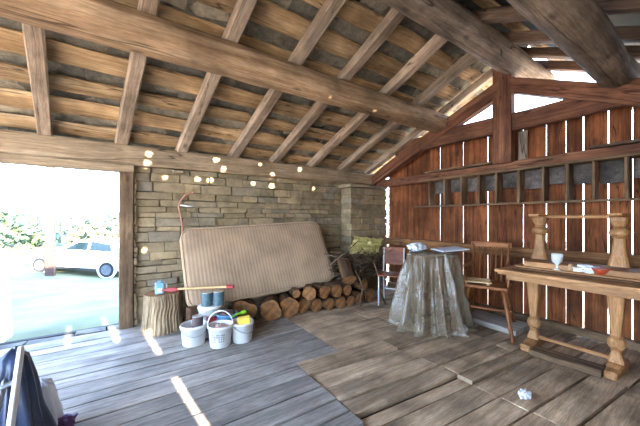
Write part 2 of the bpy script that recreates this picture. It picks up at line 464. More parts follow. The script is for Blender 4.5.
# ------------------------------------------------------------------ stone wall
def stone_wall():
    bm = bmesh.new()
    core = bm
    def courses(x0, x1, z0, z1, y, dep, axis='x'):
        z = z0
        while z < z1 - .02:
            h = random.uniform(.07, .15)
            if z + h > z1 - .05: h = z1 - z
            x = x0 - random.uniform(0, .0)
            while x < x1 - .01:
                w = random.uniform(.16, .52)
                if x1 - (x + w) < .14: w = x1 - x
                p = random.uniform(-.012, .022)
                g = .004
                if axis == 'x':
                    box(bm, (x + g, y - p, z + g * .5), (x + w - g, y + dep, z + h - g * .5), .012, .009)
                else:
                    box(bm, (y - p, x + g, z + g * .8), (y + dep, x + w - g, z + h - g * .8), .012, .006)
                x += w
            z += h
    courses(.07, 3.74, 0, 2.3, YW, .28)
    courses(3.74, 4.79, 0, 2.12, 4.45, .5)
    courses(XL, -1.75, 0, 2.3, YW, .28)
    # cap slabs of the pier
    box(bm, (3.68, 4.38, 2.125), (4.2, 4.95, 2.19), .012, .008)
    box(bm, (4.21, 4.40, 2.125), (4.76, 4.95, 2.185), .012, .008)
    # lumps of mortar along the door jamb
    z = .02
    while z < 2.05:
        h = random.uniform(.06, .14)
        box(bm, (.055, YW - .05, z), (.1 + random.uniform(0, .03), YW + .05, z + h), .015, .012)
        z += h + .01
    return bm
wb = empty('wall_back'); tag(wb, kind='structure')
obj('stonework', stone_wall(), M['stone'], wb)
bm = bmesh.new(); box(bm, (.1, YW + .06, -.3), (4.72, YW + .4, 2.3)); box(bm, (XL, YW + .06, -.3), (-1.78, YW + .4, 2.3)); box(bm, (-1.8, YW + .04, -.6), (.1, YW + .3, -.16))
box(bm, (3.77, 4.48, 0), (4.775, 4.95, 2.11)); obj('wall_core', bm, M['mortar'], wb)

# threshold of flat stones
bm = bmesh.new(); x = -1.75
while x < .05:
    w = random.uniform(.2, .5)
    box(bm, (x, YW + .06, -.2), (min(x + w - .015, .06), YW + random.uniform(.2, .26), random.uniform(-.02, .0)), .015, .012); x += w
M['sill_stone'] = stone('threshold stone', ['#5c564c', '#6d675d', '#625d55'])
tag(obj('trim_1', bm, M['sill_stone']), kind='structure')

tag(obj('shade_strip', boxbm((-1.8, YW + .27, -.6), (.1, YW + .36, -.03), .01), M['void']), kind='structure')  # dark strip painting the shade line between threshold stones and grass
# door frame
d1 = empty('door_1'); tag(d1, kind='structure')
beam('jamb', (0, 4.735, 0), (0, 4.735, 2.14), .17, .115, M['rack'], d1, seed=3, wob=.004)
beam('jamb', (-1.68, 4.735, 0), (-1.68, 4.735, 2.14), .17, .115, M['rack'], d1, seed=4, wob=.004)
beam('lintel', (-1.78, 4.72, 2.18), (.08, 4.72, 2.17), .17, .1, M['plate'], d1, seed=5, wob=.004)

tag(beam('wall_plate', (XL, 4.79, 2.375), (4.6, 4.79, 2.355), .28, .27, M['plate'], b=.03, n=40, wob=.014, seed=8), 'long dusty squared beam lying along the top of the stone wall', 'beam', kind='thing')

# ------------------------------------------------------------------ gable of planks
slit_y = [4.44, 4.12, 3.76, 3.39, 3.18, 2.89, 2.74, 2.53, 2.33, 2.18, 1.83, 1.55, 1.335, 1.16, .93, .73, .5, .3, .06, -.18, -.42, -.64, -.86, -1.05]
slit_v = [0, -.008, -.008, -.007, .0002, -.007, .0002, -.007, .0012, -.006, .001, .003, .0006, .010, .009, .009, .001, .006, .001, .001, .001, .001, .001, 0]
slit_w = [0 if v == 0 else max(.0015, v + .017 * abs(y) / XG) for v, y in zip(slit_v, slit_y)]
def gable_planks():
    bm = bmesh.new()
    for i in range(len(slit_y) - 1):
        a, b = slit_y[i], slit_y[i + 1]
        top = min(2.95, roof((a + b) / 2) - .12)
        off = 0
        hi = a - slit_w[i] / 2; lo = b + slit_w[i + 1] / 2
        n0 = set(bm.verts)
        box(bm, (XG + off, lo, -.02 + random.uniform(0, .04)), (XG + off + .017, hi, top), .0015, 0)
    return bm
wr = empty('wall_right'); tag(wr, kind='structure')
obj('planking', gable_planks(), M['plank'], wr)
beam('sill', (4.80, 4.4, .05), (4.80, YF, .05), .1, .1, M['rack'], wr, seed=1)
beam('girt', (4.775, 4.42, 1.0), (4.775, YF, 1.0), .11, .15, M['girt'], wr, seed=2, wob=.01, n=20)

# truss in front of the planks
tr = thing('roof_truss', 'reddish brown timber truss with a king post in front of the plank gable', 'truss', (4.6, 1.98, 2.2)); tr['kind'] = 'thing'
def tl(x, y, z): return (x - 4.6, y - 1.98, z - 2.2)
beam('tie_beam', tl(4.68, 4.75, 2.245), tl(4.68, YF, 2.245), .16, .15, M['truss'], tr, n=24, wob=.012, seed=11)
beam('king_post', tl(4.6, 1.99, 2.3), tl(4.6, 1.99, 3.76), .25, .15, M['truss'], tr, up=(1, 0, 0), n=12, wob=.006, seed=12)
beam('collar_beam', tl(4.62, 4.0, 2.9), tl(4.62, YF + .1, 2.87), .12, .25, M['truss'], tr, n=20, wob=.02, seed=13)
beam('principal_rafter', tl(4.6, 2.0, 3.41), tl(4.6, 4.95, 2.2), .15, .22, M['truss'], tr, n=16, wob=.008, seed=14, bow=.03)
beam('principal_rafter', tl(4.6, 1.98, 3.45), tl(4.6, YF - .1, 1.97), .15, .2, M['truss'], tr, n=16, wob=.008, seed=15)

# pigeon-hole rack fixed below the tie beam
rk = thing('pigeonhole_rack', 'long wooden rack of small open pigeonholes hung along the plank gable', 'rack', (4.66, 1.3, 1.7))
def rl(x, y, z): return (x - 4.66, y - 1.3, z - 1.7)
beam('top_board', rl(4.64, 3.45, 2.19), rl(4.64, YF, 2.19), .2, .035, M['rack'], rk, n=16, wob=.006, seed=21)
beam('bottom_rail', rl(4.6, 3.55, 1.715), rl(4.6, YF, 1.70), .035, .03, M['rack'], rk, n=16, wob=.004, seed=22)
dv = [3.22, 2.92, 2.62, 2.34, 2.08, 1.79, 1.5, 1.25, 1.0, .73, .46, .18, -.1, -.4, -.7]
for i, y in enumerate(dv):
    beam('divider', rl(4.65, y, 1.715), rl(4.65, y, 2.18), .026 + .012 * (i % 2), .19, M['rack'], rk, up=(1, 0, 0), n=4, wob=.003, seed=30 + i)
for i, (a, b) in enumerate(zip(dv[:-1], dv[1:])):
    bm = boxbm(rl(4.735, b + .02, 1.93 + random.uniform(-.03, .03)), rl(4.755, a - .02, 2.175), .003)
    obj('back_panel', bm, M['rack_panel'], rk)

for (a, b, z, x, lab) in ((3.35, 1.98, 2.345, 4.68, 'thin rough board lying on the tie beam left of the king post'), (1.05, -.6, 2.345, 4.66, 'dark narrow board lying on the tie beam at the right')):
    tag(beam('loose_board', (x, a, z), (x, b, z), .15, .03, M['rack'] if a > 2 else M['rafter_dark'], n=12, wob=.008, seed=int(a * 10)), lab, 'board')
tag(beam('upright_plank', (4.74, 1.80, 2.33), (4.74, 1.80, 2.75), .12, .025, M['purlin_grey'], up=(1, 0, 0), n=5, wob=.004, seed=5), 'short pale upright plank right beside the king post', 'board')

# ------------------------------------------------------------------ big round timbers
def log_obj(name, p0, p1, r0, r1, mat, label, cat, **k):
    m, L = frame(p0, p1)
    o = obj(name, round_bm(L, r0, r1, **k), mat, smooth=True)
    o.matrix_local = m
    return tag(o, label, cat, kind='thing')
log_obj('purlin', (-3.9, 3.0, 3.14), (4.72, 3.0, 3.15), .175, .165, M['purlin'], 'thick hewn purlin beam crossing the whole left roof slope', 'beam', n=60, wob=.09, seed=1, flat=.93)
log_obj('ridge_beam', (-3.9, 1.85, 3.70), (5.6, 1.85, 3.715), .185, .165, M['purlin_grey'], 'rough ridge beam running to the top of the king post', 'beam', n=60, wob=.12, seed=2)
log_obj('purlin', (-3.9, .8, 3.15), (5.6, .8, 3.11), .175, .165, M['purlin_grey'], 'very thick rough trunk purlin at the top right corner', 'beam', n=60, wob=.14, seed=3)

# ------------------------------------------------------------------ rafters
ordn = ['leftmost', 'second', 'third', 'fourth', 'fifth', 'sixth', 'seventh', 'eighth']
for i, x in enumerate((-.82, -.06, .68, 1.45, 2.18, 2.97, 3.7, 4.42)):
    ya, yb = 4.98, 1.8
    xb = x + .12 * (4.75 - yb)
    xa = x - .12 * (ya - 4.75)
    o = beam('rafter', (xa, ya, roof(ya) + .06), (xb, yb, roof(yb) + .06), .135, .12, M['rafter'], n=16, wob=.008, seed=50 + i)
    lab = ('squared grey rafter on the left slope, leftmost of all, above the doorway' if i == 0 else
           'squared grey rafter on the left slope, %s from the left' % ordn[i] if i < 7 else
           'squared rafter on the left slope, last one before the plank gable')
    tag(o, lab, 'rafter', 'rafters of the left roof slope', 'thing')
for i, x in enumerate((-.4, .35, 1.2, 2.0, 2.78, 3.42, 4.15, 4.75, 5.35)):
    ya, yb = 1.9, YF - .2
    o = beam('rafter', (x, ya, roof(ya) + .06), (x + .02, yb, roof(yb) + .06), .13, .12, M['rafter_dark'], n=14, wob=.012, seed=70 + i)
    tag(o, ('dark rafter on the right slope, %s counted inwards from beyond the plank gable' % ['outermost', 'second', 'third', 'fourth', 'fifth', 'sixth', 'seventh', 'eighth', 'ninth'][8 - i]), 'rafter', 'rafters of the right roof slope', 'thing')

# roof boards on the rafters, left slope
rows = [4.72, 4.38, 4.06, 3.74, 3.42, 3.10, 2.76, 2.42, 2.08]
ordw = ['lowest', 'second', 'third', 'fourth', 'fifth', 'sixth', 'seventh', 'eighth', 'topmost']
for i, y in enumerate(rows):
    z = roof(y) + .155
    o = beam('roof_board', (-3.6, y, z), (5.15, y + .02, z), .22 + .03 * math.sin(i * 2.3), .04, M['board'], up=(0, .447, .894), n=40, wob=.02, b=.014, seed=90 + i)
    tag(o, 'wavy edged tan roof board on the left slope, %s counting up from the stone wall' % ordw[i], 'roof board', 'roof boards of the left slope', 'thing')
for i, y in enumerate((1.62, 1.3, .12, -.22, -.52, -1.08)):
    z = roof(y) + .155
    o = beam('roof_board', (-3.6, y, z), (5.9, y + .02, z), .2, .04, M['board'], up=(0, -.447, .894), n=30, wob=.02, b=.014, seed=110 + i)
    tag(o, 'wavy edged roof board on the right slope, %s counting down from the ridge' % ['first', 'second', 'third', 'fourth', 'fifth', 'lowest'][i], 'roof board', 'roof boards of the right slope', 'thing')

# ------------------------------------------------------------------ slates
ce = empty('ceiling'); tag(ce, kind='structure')
def slates(side):
    bm = bmesh.new()
    for row in range(13):
        s = -.25 + row * .27
        x = -3.7
        while x < (5.1 if side > 0 else 5.9):
            w = random.uniform(.3, .62)
            y = (5.0 - s * .894) if side > 0 else (-1.35 + s * .894)
            if (side > 0 and y < 1.75) or (side < 0 and y > 1.95): break
            if side < 0 and (.1 < y < 1.15 or (-1.15 < y < -.5 and x < 1.05 and x + w > .65)): x += w; continue
            z = roof(y) + .215 + random.uniform(0, .05)
            n = random.randint(7, 9)
            outl = []
            for k in range(n):
                a = 2 * PI * k / n + random.uniform(-.2, .2)
                ca, sa = math.cos(a), math.sin(a)
                q = 1 / max(abs(ca), abs(sa)) ** .75
                outl.append((ca * w * .62 * q * random.uniform(.85, 1.1), sa * .26 * q * random.uniform(.85, 1.15)))
            ang = math.atan(.5) * (-1 if side > 0 else 1)
            mt = Matrix.Translation((x + w / 2, y, z)) @ Euler((ang + random.uniform(-.02, .14) * (-1 if side < 0 else 1) * -1, random.uniform(-.06, .06), random.uniform(-.12, .12))).to_matrix().to_4x4()
            t = random.uniform(.025, .05)
            rings_to_bm(bm, [[mt @ Vector((p[0] * f, p[1] * f, zz + .02 * noise.noise((p[0] * 5 + x, p[1] * 7, row)))) for p in outl] for f, zz in ((.5, -.012), (.8, -.004), (.97, 0), (1, t * .4), (.96, t))])
            x += w * .9
    return bm
obj('slates', slates(1), M['slab'], ce)
obj('slates', slates(-1), M['slab'], ce)
# sheet added over each slope to block light leaks; small chinks on the right
spots = [(.26, 4.65, 2.40), (.24, 4.65, 2.27), (.47, 4.74, 2.1), (.91, 4.74, 2.1), (1.10, 4.74, 2.1), (1.28, 4.65, 2.28), (1.17, 4.65, 2.42),
         (1.90, 4.65, 2.42), (2.13, 4.65, 2.27), (2.16, 4.74, 2.08), (1.81, 4.74, 2.1), (2.68, 4.65, 2.41), (3.04, 4.74, 2.08), (3.45, 4.5, 2.06), (.21, 4.74, 1.05)]
CZ = 4.17
holes = []
for i, s in enumerate(spots):
    t = (CZ - .5 * YR + .5 * s[1] - s[2]) / .82          # back along the sun ray to the right slope
    holes.append((s[0] + .117 * t, s[1] - t, .05 if i == 9 else random.choice((.026, .034, .04))))
def top_sheet(side):
    bm = bmesh.new()
    zz = lambda y: CZ - .5 * abs(y - YR)
    def quad(x0, x1, y0, y1):
        for dz, rev in ((0, False),):
            v = [bm.verts.new((x, y, zz(y) + dz)) for x, y in ((x0, y0), (x1, y0), (x1, y1), (x0, y1))]
            bm.faces.new(v)
    if side > 0:
        quad(-3.8, 5.15, YR, 5.3)
    else:
        quad(-3.8, .2, YF - .4, YR); quad(4.6, 6.0, YF - .4, YR)
        ys0, ys1, c = -1.2, 1.2, .02
        quad(.2, 4.6, ys1, YR); quad(.2, 4.6, YF - .4, ys0)
        ny = int((ys1 - ys0) / c); nx = int(4.4 / c)
        grid = {}
        def vert(i, j):
            if (i, j) not in grid:
                grid[i, j] = bm.verts.new((.2 + i * c, ys0 + j * c, zz(ys0 + j * c)))
            return grid[i, j]
        near = [(h[0], h[1], h[2]) for h in holes]
        for j in range(ny):
            yc = ys0 + (j + .5) * c
            row = [h for h in near if abs(h[1] - yc) < h[2] + .02]
            i = 0
            while i < nx:
                xc = .2 + (i + .5) * c
                if any((xc - h[0]) ** 2 + ((yc - h[1])) ** 2 < h[2] ** 2 for h in row):
                    i += 1; continue
                i0 = i
                while i < nx and not any((.2 + (i + .5) * c - h[0]) ** 2 + (yc - h[1]) ** 2 < h[2] ** 2 for h in row): i += 1
                bm.faces.new((vert(i0, j), vert(i, j), vert(i, j + 1), vert(i0, j + 1)))
    return bm
obj('light_block_sheet', top_sheet(1), M['block_sheet'], ce)
obj('light_block_sheet', top_sheet(-1), M['block_sheet'], ce)

# ------------------------------------------------------------------ front wall behind the viewer; unseen open bay added for warm fill light
wf = empty('wall_front'); tag(wf, kind='structure')
def front_wall():
    bm = bmesh.new()
    T = .04
    def seg(x0, x1, z0, z1): box(bm, (x0, YF - T, z0), (x1, YF, z1))
    top = 2.62
    sl = [(.07, .045, [(1.78, 2.05)]), (.53, .05, [(1.7, 2.16)]), (.85, .055, [(.25, 1.30), (1.5, 1.78)])]
    xs = -1.5; LOW = 0
    for x, w, gaps in sl:
        seg(xs, x - w / 2, LOW, top)
        z = LOW
        for a, b in gaps:
            seg(x - w / 2, x + w / 2, z, a); z = b
        seg(x - w / 2, x + w / 2, z, top)
        xs = x + w / 2
    seg(xs, 5.0, LOW, top)
    seg(XL, -4.4, 0, top)
    seg(-4.4, -1.5, 2.3, top)
    return bm
obj('planking', front_wall(), M['bounce_wood'], wf)

# ------------------------------------------------------------------ mattress
def rrect(w, h, r, n=7):
    pts = []
    for cx, cy, a0 in ((w/2 - r, h/2 - r, 0), (-w/2 + r, h/2 - r, 90), (-w/2 + r, -h/2 + r, 180), (w/2 - r, -h/2 + r, 270)):
        for k in range(n):
            a = R(a0 + 90 * k / (n - 1)); pts.append((cx + r * math.cos(a), cy + r * math.sin(a)))
    return pts
mt = thing('mattress', 'old tan striped mattress leaning against the stone wall on the logs', 'mattress', (1.856, 4.03, .385))
W, H_, T_ = 2.36, 1.14, .16
mroot_rot = Euler((R(90 - 17), R(0), R(0)))
bm = bmesh.new(); ol = rrect(W, H_, .14)
rings = []
for f, z in ((.0, .012), (.35, .014), (.7, .012), (.9, .004), (.965, -.008), (1.0, -.03), (1.004, -.07), (.998, -.1), (1.0, -T_ + .03), (.97, -T_ + .005), (.6, -T_)):
    rr = []
    for (x, y) in ol:
        k = max(f, .001)
        px = math.copysign(max(abs(x) - (1 - k) * H_ / 2 * (1 if k < .99 else 0), 0) if k < .99 else abs(x) * k, x) if k < .99 else x * k
        py = y * k
        rr.append(Vector((px, py + .02 * math.sin(px * 2.2 + 1) * (1 if f > .2 else .5), z + .012 * noise.noise((px * 2, py * 2, 0)))))
    rings.append(rr)
rings_to_bm(bm, rings)
def mplace(o):
    o.matrix_local = Matrix.Rotation(-.031, 4, 'Z') @ Matrix.Rotation(PI / 2 - .463, 4, 'X') @ Matrix.Rotation(.042, 4, 'Z') @ Matrix.Translation((0, H_ / 2, 0))
ticko = obj('cover', bm, M['ticking'], mt, smooth=True); mplace(ticko)
for z in (-.022, -T_ + .025):
    bm = bmesh.new(); tube(bm, [(x * 1.002, y * 1.002 + .02 * math.sin(x * 2.2 + 1), z) for x, y in ol + ol[:1]], .011, 6)
    p = obj('piping', bm, M['piping'], mt, smooth=True); mplace(p); sub(p, ticko)

# ------------------------------------------------------------------ log pile
def split_log(name, loc, r, length, rz=0, rx=0, label='', seed=0, up=False):
    """log whose sawn end faces the room; loc is the centre of that end"""
    o = obj(name, round_bm(length, r, r * .95, seg=20, n=6, wob=.24, seed=seed, mats=(0, 1)), None, mats=[M['bark'], M['endgrain']])
    o.location = loc
    o.rotation_euler = (0, rx, rz)
    return tag(o, label, 'log', 'firewood log pile under the mattress')
A = PI / 2
LOGS = [
 (1.36, 3.92, .17, .17, .3, A - .35, 'thick dark log at the left end of the pile behind the buckets'),
 (1.74, 3.86, .15, .15, .35, A - .5, 'thick log lying obliquely on the floor, second from the left'),
 (2.04, 3.84, .15, .15, .32, A - .25, 'fat log on the floor, third from the left of the pile'),
 (2.17, 3.86, .335, .065, .22, A - .2, 'thin log end resting above the third floor log'),
 (2.31, 3.88, .112, .112, .7, A, 'round log end on the floor, fourth from the left'),
 (2.525, 3.83, .105, .105, .75, A, 'round log end on the floor, fifth from the left'),
 (2.36, 3.80, .325, .108, .27, A - .55, 'log lying askew in the upper row, right under the lower edge of the mattress'),
 (2.635, 3.76, .315, .104, .28, A, 'upper row log end at the foot of the mattress, left of the matching pair'),
 (2.86, 3.74, .31, .11, .28, A, 'pale upper row log end, right one of the pair under the mattress corner'),
 (2.735, 3.78, .1, .1, .8, A, 'floor row log end, sixth from the left'),
 (2.94, 3.74, .1, .1, .8, A, 'floor row log end, seventh from the left'),
 (3.08, 3.74, .29, .092, .7, A, 'small reddish log end in the upper row right of the mattress corner'),
 (3.14, 3.74, .092, .092, .7, A, 'floor row log end, eighth from the left, behind the thin leaning sticks'),
 (3.36, 3.74, .105, .1, .7, A + .1, 'floor row log near the pier, left of the leaning grey stick'),
 (3.62, 3.76, .11, .11, .65, A + .1, 'rightmost floor row log below the yellow sack'),
 (3.50, 3.80, .31, .105, .6, A, 'upper row log below the yellow sack'),
]
for i, (x, y, z, r, L, rz, lab) in enumerate(LOGS):
    split_log('log', (x, y, z), r, L, rz, 0, lab, seed=i * 3 + 1)
m_, L_ = frame((3.12, 3.74, .45), (3.25, 4.08, .76))
o = obj('log', round_bm(L_, .12, .105, seg=18, n=6, wob=.12, seed=91, mats=(0, 1)), None, mats=[M['bark'], M['endgrain']]); o.matrix_local = m_
tag(o, 'large orange brown log tilted on top of the pile right of the mattress', 'log', 'firewood log pile under the mattress')

# brushwood heap and its sticks
bm = bmesh.new()
for k in range(170):
    c = Vector((random.gauss(3.62, .28), random.gauss(4.05, .14), random.uniform(.42, .82)))
    d = Vector((random.uniform(-1, 1), random.uniform(-.6, .3), random.uniform(-.35, .45))).normalized() * random.uniform(.15, .38)
    mid = c + Vector((random.uniform(-.04, .04), 0, random.uniform(-.04, .04)))
    q_ = [c - d, mid, c + d]
    for v_ in q_: v_.y = min(v_.y, 4.39)
    tube(bm, q_, random.uniform(.004, .009), 5)
tag(obj('brushwood', bm, M['twig'], smooth=True), 'heap of thin dry twigs piled on the logs by the stone pier', 'brushwood', kind='stuff')
STK = [(((3.3, 3.66, .0), (3.33, 3.64, .35), (3.22, 3.7, .62)), .016, 'thin crooked stick leaning on the log pile, left of the stout one'),
       (((3.74, 3.5, 0), (3.63, 3.55, .25), (3.64, 3.58, .5), (3.60, 3.66, .75)), .02, 'stout grey forked stick leaning on the pile in front of the yellow sack'),
       (((2.85, 3.9, .72), (3.25, 3.9, .95), (3.5, 3.95, 1.08)), .012, 'long bare twig slanting up behind the mattress corner'),
       (((2.75, 3.95, .9), (3.2, 3.9, .78), (3.8, 3.75, .62)), .012, 'long bare twig sloping down to the right under the yellow sack')]
for pts, r, lab in STK:
    bm = bmesh.new(); tube(bm, pts, r, 7, r1=r * .6)
    tag(obj('stick', bm, M['twig'], smooth=True), lab, 'stick')
# yellow sack
bm = bmesh.new(); n = 22
grid = [[None] * n for _ in range(n)]
for top in (1,):
    for i in range(n):
        for j in range(n):
            u, v = i / (n - 1) - .5, j / (n - 1) - .5
            z = .05 * noise.noise((u * 6, v * 6, 2)) + .03 * noise.noise((u * 15, v * 13, 5))
            grid[i][j] = bm.verts.new((u * .66 + .03 * noise.noise((u * 3, v * 9, 1)), z, v * .38 + .03 * noise.noise((u * 7, v * 3, 8))))
for i in range(n - 1):
    for j in range(n - 1):
        bm.faces.new((grid[i][j], grid[i+1][j], grid[i+1][j+1], grid[i][j+1]))
bmesh.ops.solidify(bm, geom=bm.faces[:], thickness=.02)
tag(obj('sack', bm, M['yellow_bag'], None, (3.8, 4.06, .95), (R(22), R(6), R(-8))), 'crumpled faded yellow sack on the brushwood in front of the stone pier', 'sack')

# ------------------------------------------------------------------ stump with things on it
bm = bmesh.new(); rings = []
for i in range(11):
    u = i / 10; z = u * .5
    rr = []
    for k in range(108):
        a = 2 * PI * k / 108
        r = .235 * (1 + .12 * (1 - u) ** 3 - .05 * u) * (1 + .06 * noise.noise((math.cos(a) * 2, math.sin(a) * 2, z)) + .03 * math.sin(a * 37 + 6 * noise.noise((z * 4, math.cos(a), math.sin(a)))))
        rr.append(Vector((r * math.cos(a), r * math.sin(a), z + (.012 * math.cos(a) if i == 10 else 0))))
    rings.append(rr)
rings_to_bm(bm, rings)
for f in bm.faces:
    if len(f.verts) == 108: f.material_index = 1
tag(obj('chopping_block', bm, None, None, (.42, 4.42, 0), smooth=False, mats=[M['stump'], M['endgrain']]), 'upright tree stump with furrowed bark standing beside the doorway', 'stump')
jg = thing('jug', 'small pale blue plastic jug standing on the tree stump', 'jug', (.36, 4.33, .5))
bm = boxbm((-.05, -.035, 0), (.05, .035, .15), .015); box(bm, (-.02, -.02, .15), (.02, .02, .175), .004)
obj('body', bm, M['pale_blue'], jg)
bm = bmesh.new(); tube(bm, [(.05, 0, .13), (.085, 0, .12), (.085, 0, .06), (.05, 0, .04)], .009, 6); obj('handle', bm, M['paper'], jg, smooth=True)
obj('label_patch', boxbm((-.03, -.038, .02), (.03, -.0345, .08)), M['paper'], jg)
p0 = Vector((.5, 4.25, .555)); p1 = Vector((1.16, 3.76, .60))
ax = thing('sledge_axe', 'red headed axe lying from the tree stump across to the tins', 'axe', p0)
dv_ = p1 - p0
beam('handle', (0, 0, 0), dv_, .035, .028, M['handle'], ax, n=10, wob=.002, seed=1, b=.01)
bm = bmesh.new(); rings = []
for x, hh, t in ((-.13, .075, .012), (-.08, .06, .03), (-.02, .045, .045), (.06, .04, .05)):
    rings.append([Vector((x, y * t / 2 * 2, z * hh)) for y, z in ((-.5, -.5), (.5, -.5), (.5, .5), (-.5, .5))])
rings_to_bm(bm, rings)
hd = obj('head', bm, M['red'], ax); hd.matrix_local = frame((0, 0, 0), dv_)[0] @ Matrix.Translation((0, 0, 0)) @ Matrix.Rotation(R(90), 4, 'X')
beam('red_sleeve', dv_ * .03, dv_ * .1, .046, .04, M['red'], ax, n=3, wob=0)
beam('grip', dv_ * .9, dv_ * 1.01, .05, .045, M['red'], ax, n=3, wob=.001, b=.012)

# ------------------------------------------------------------------ buckets
def bucket(label, loc, h=.255, r0=.118, r1=.142, handle='down', rz=0, print_mat=None, red=False):
    t = thing('bucket', label, 'bucket', loc, rz, 'white plastic buckets')
    prof = [(r0 * .96, 0), (r0, .006), (r1 - .004, h - .03), (r1 + .004, h - .028), (r1 + .004, h - .004), (r1, h), (r1 - .006, h), (r1 - .01, h - .02), (r0 - .006, .012), (.002, .01)]
    bm = lathe(prof, 32); obj('pail', bm, M['white_plastic'], t, smooth=True)
    pts = []
    for k in range(15):
        a = PI * k / 14
        if handle == 'up':
            pts.append(((r1 + .006) * math.cos(a), 0, h - .02 + .175 * math.sin(a)))
        else:
            pts.append(((r1 + .006) * math.cos(a), -(r1 + .008) * math.sin(a), h - .02 - .09 * math.sin(a)))
    bm = bmesh.new(); tube(bm, pts, .007 if handle == 'up' else .004, 7)
    obj('handle', bm, M['white_plastic'] if handle == 'up' else M['tin'], t, smooth=True)
    if print_mat:
        bm = bmesh.new()
        for row in range(4):
            for seg in range(6):
                if random.random() < .25: continue
                a0 = R(-122 + seg * 11); a1 = a0 + R(random.uniform(5, 9))
                z0 = h * (.62 - row * .1); rr = r0 + (r1 - r0) * z0 / h + .0015
                v = [bm.verts.new((rr * math.cos(a), rr * math.sin(a), z)) for a, z in ((a0, z0), (a1, z0), (a1, z0 + .012), (a0, z0 + .012))]
                bm.faces.new(v)
        obj('printed_text', bm, print_mat, t)
    if red:
        bm = bmesh.new(); n = 8; z0, z1 = h * .42, h * .72
        a = [R(-112 + k * 9) for k in range(n + 1)]
        for k in range(n):
            q = []
            for aa, z in ((a[k], z0), (a[k+1], z0), (a[k+1], z1), (a[k], z1)):
                rr = r0 + (r1 - r0) * z / h + .0022
                q.append(bm.verts.new((rr * math.cos(aa), rr * math.sin(aa), z)))
            bm.faces.new(q)
        obj('red_label', bm, M['red_label'], t)
    return t
def lid(t, h, r): obj('lid', lathe([(.001, h - .012), (r - .012, h - .012), (r - .012, h - .004), (.001, h - .004)], 28), M['white_plastic'], t)
b1 = bucket('white bucket at the left, nearest the tree stump, with a stained tin inside', (.67, 3.70, 0), .235, .125, .148)
b2 = bucket('white bucket in the middle with its carrying handle standing upright', (.92, 3.47, 0), .25, .115, .14, 'up', R(-25), M['grey_print'])
b3 = bucket('white bucket at the right holding a yellow sponge', (1.18, 3.46, 0), .235, .115, .138, rz=R(20), print_mat=None)
b4 = bucket('white bucket at the back with a red label and two tins on its lid', (.90, 3.87, 0), .38, .125, .148, red=True, rz=R(-10))
lid(b4, .388, .15); lid(b1, .16, .135)
def filler(t, h, r, mat, name='contents'):
    bm = bmesh.new()
    for k in range(16):
        a = random.uniform(0, 2 * PI); q = random.uniform(0, r * .72)
        blob(bm, (q * math.cos(a), q * math.sin(a), h + random.uniform(-.02, .015)), random.uniform(.025, .042), 2, .35, 1.6, k)
    lathe([(r * .95, h - .05), (r * .98, h - .01), (.001, h)], 20, bm)
    obj(name, bm, mat, t)
filler(b2, .205, .125, M['pinkish'])
filler(b3, .16, .12, M['pinkish'])
def tin(label, loc, r, h, mat, rz=0, tilt=(0, 0)):
    t = thing('tin_can', label, 'tin', loc); t.rotation_euler = (tilt[0], tilt[1], rz)
    cn = obj('can', lathe([(r * .97, 0), (r, .004), (r, h - .006), (r * .985, h), (r * .9, h), (r * .9, h - .008), (.001, h - .008)], 24), mat, t, smooth=False)
    rm = obj('rim', lathe([(r * .93, h - .004), (r * 1.02, h - .004), (r * 1.02, h + .004), (r * .93, h + .004)], 24), M['tin'], t)
    sub(rm, cn)
    return t
tin('dark stained tin standing in the left white bucket', (.70, 3.66, .158), .062, .17, M['dark_tin'], 0, (R(-3), R(3)))
tin('grey teal tin, left of the two on the back bucket', (.855, 3.85, .386), .068, .165, M['teal'])
tin('grey teal tin, right of the two on the back bucket', (.985, 3.80, .386), .066, .17, M['teal'])
tag(obj('sponge', boxbm((-.075, -.045, 0), (.075, .045, .085), .014, .004), M['yellow'], None, (1.19, 3.40, .215), (R(8), R(-6), R(-24))), 'yellow block sponge lying in the right white bucket', 'sponge')
bm = bmesh.new(); tube(bm, [(-.09, 0, 0), (-.02, 0, .01), (.06, 0, .0)], .014, 8); box(bm, (.05, -.03, -.012), (.11, .03, .016), .008)
tag(obj('scrubbing_brush', bm, M['green'], None, (1.18, 3.62, .27), (0, R(-8), R(10))), 'bright green plastic handle showing behind the yellow sponge', 'tool')
t = thing('tub', 'blue grey tub standing behind the middle and right buckets', 'tub', (1.07, 3.72, 0))
obj('pail', lathe([(.10, 0), (.115, .01), (.13, .27), (.134, .272), (.134, .285), (.12, .285), (.118, .26), (.001, .25)], 26), M['blue'], t, smooth=True)
bm = bmesh.new(); blob(bm, (0, 0, .285), .1, 3, .3, 2, 4, (1, 1, .35)); obj('contents', bm, M['dark_tin'], t)
tag(obj('wood_block', boxbm((-.07, -.06, 0), (.07, .06, .34), .01, .008), M['bark'], None, (.72, 4.02, 0), (0, 0, .3)), 'short rough wood block standing between the stump and the back bucket', 'block')

# curved rod on the stone wall
bs = thing('curved_rod', 'faded orange bent tube hanging on the stone wall beside the mattress', 'rod', (.7, 4.69, 1.29))
bm = bmesh.new(); tube(bm, [(.13, 0, .60), (.10, -.01, .585), (.03, -.01, .55), (-.04, -.01, .46), (-.06, 0, .38), (-.035, 0, .25), (-.01, 0, .1), (.0, 0, -.1)], .013, 8); obj('tube', bm, M['orange_rod'], bs, smooth=True)
bm = bmesh.new(); tube(bm, [(-.04, -.005, .40), (.08, -.01, .385), (.17, 0, .39)], .008, 7); obj('peg', bm, M['paper'], bs, smooth=True)
bm = bmesh.new(); tube(bm, [(.17, 0, .39), (.2, 0, .25), (.24, .0, .05)], .004, 5); obj('wire', bm, M['black_trim'], bs)
bm = bmesh.new(); lathe([(.02, 0), (.022, .04), (.016, .05)], 10, bm); obj('end_knob', bm, M['orange_rod'], bs, (.13, -.02, .59), (R(90), 0, 0))
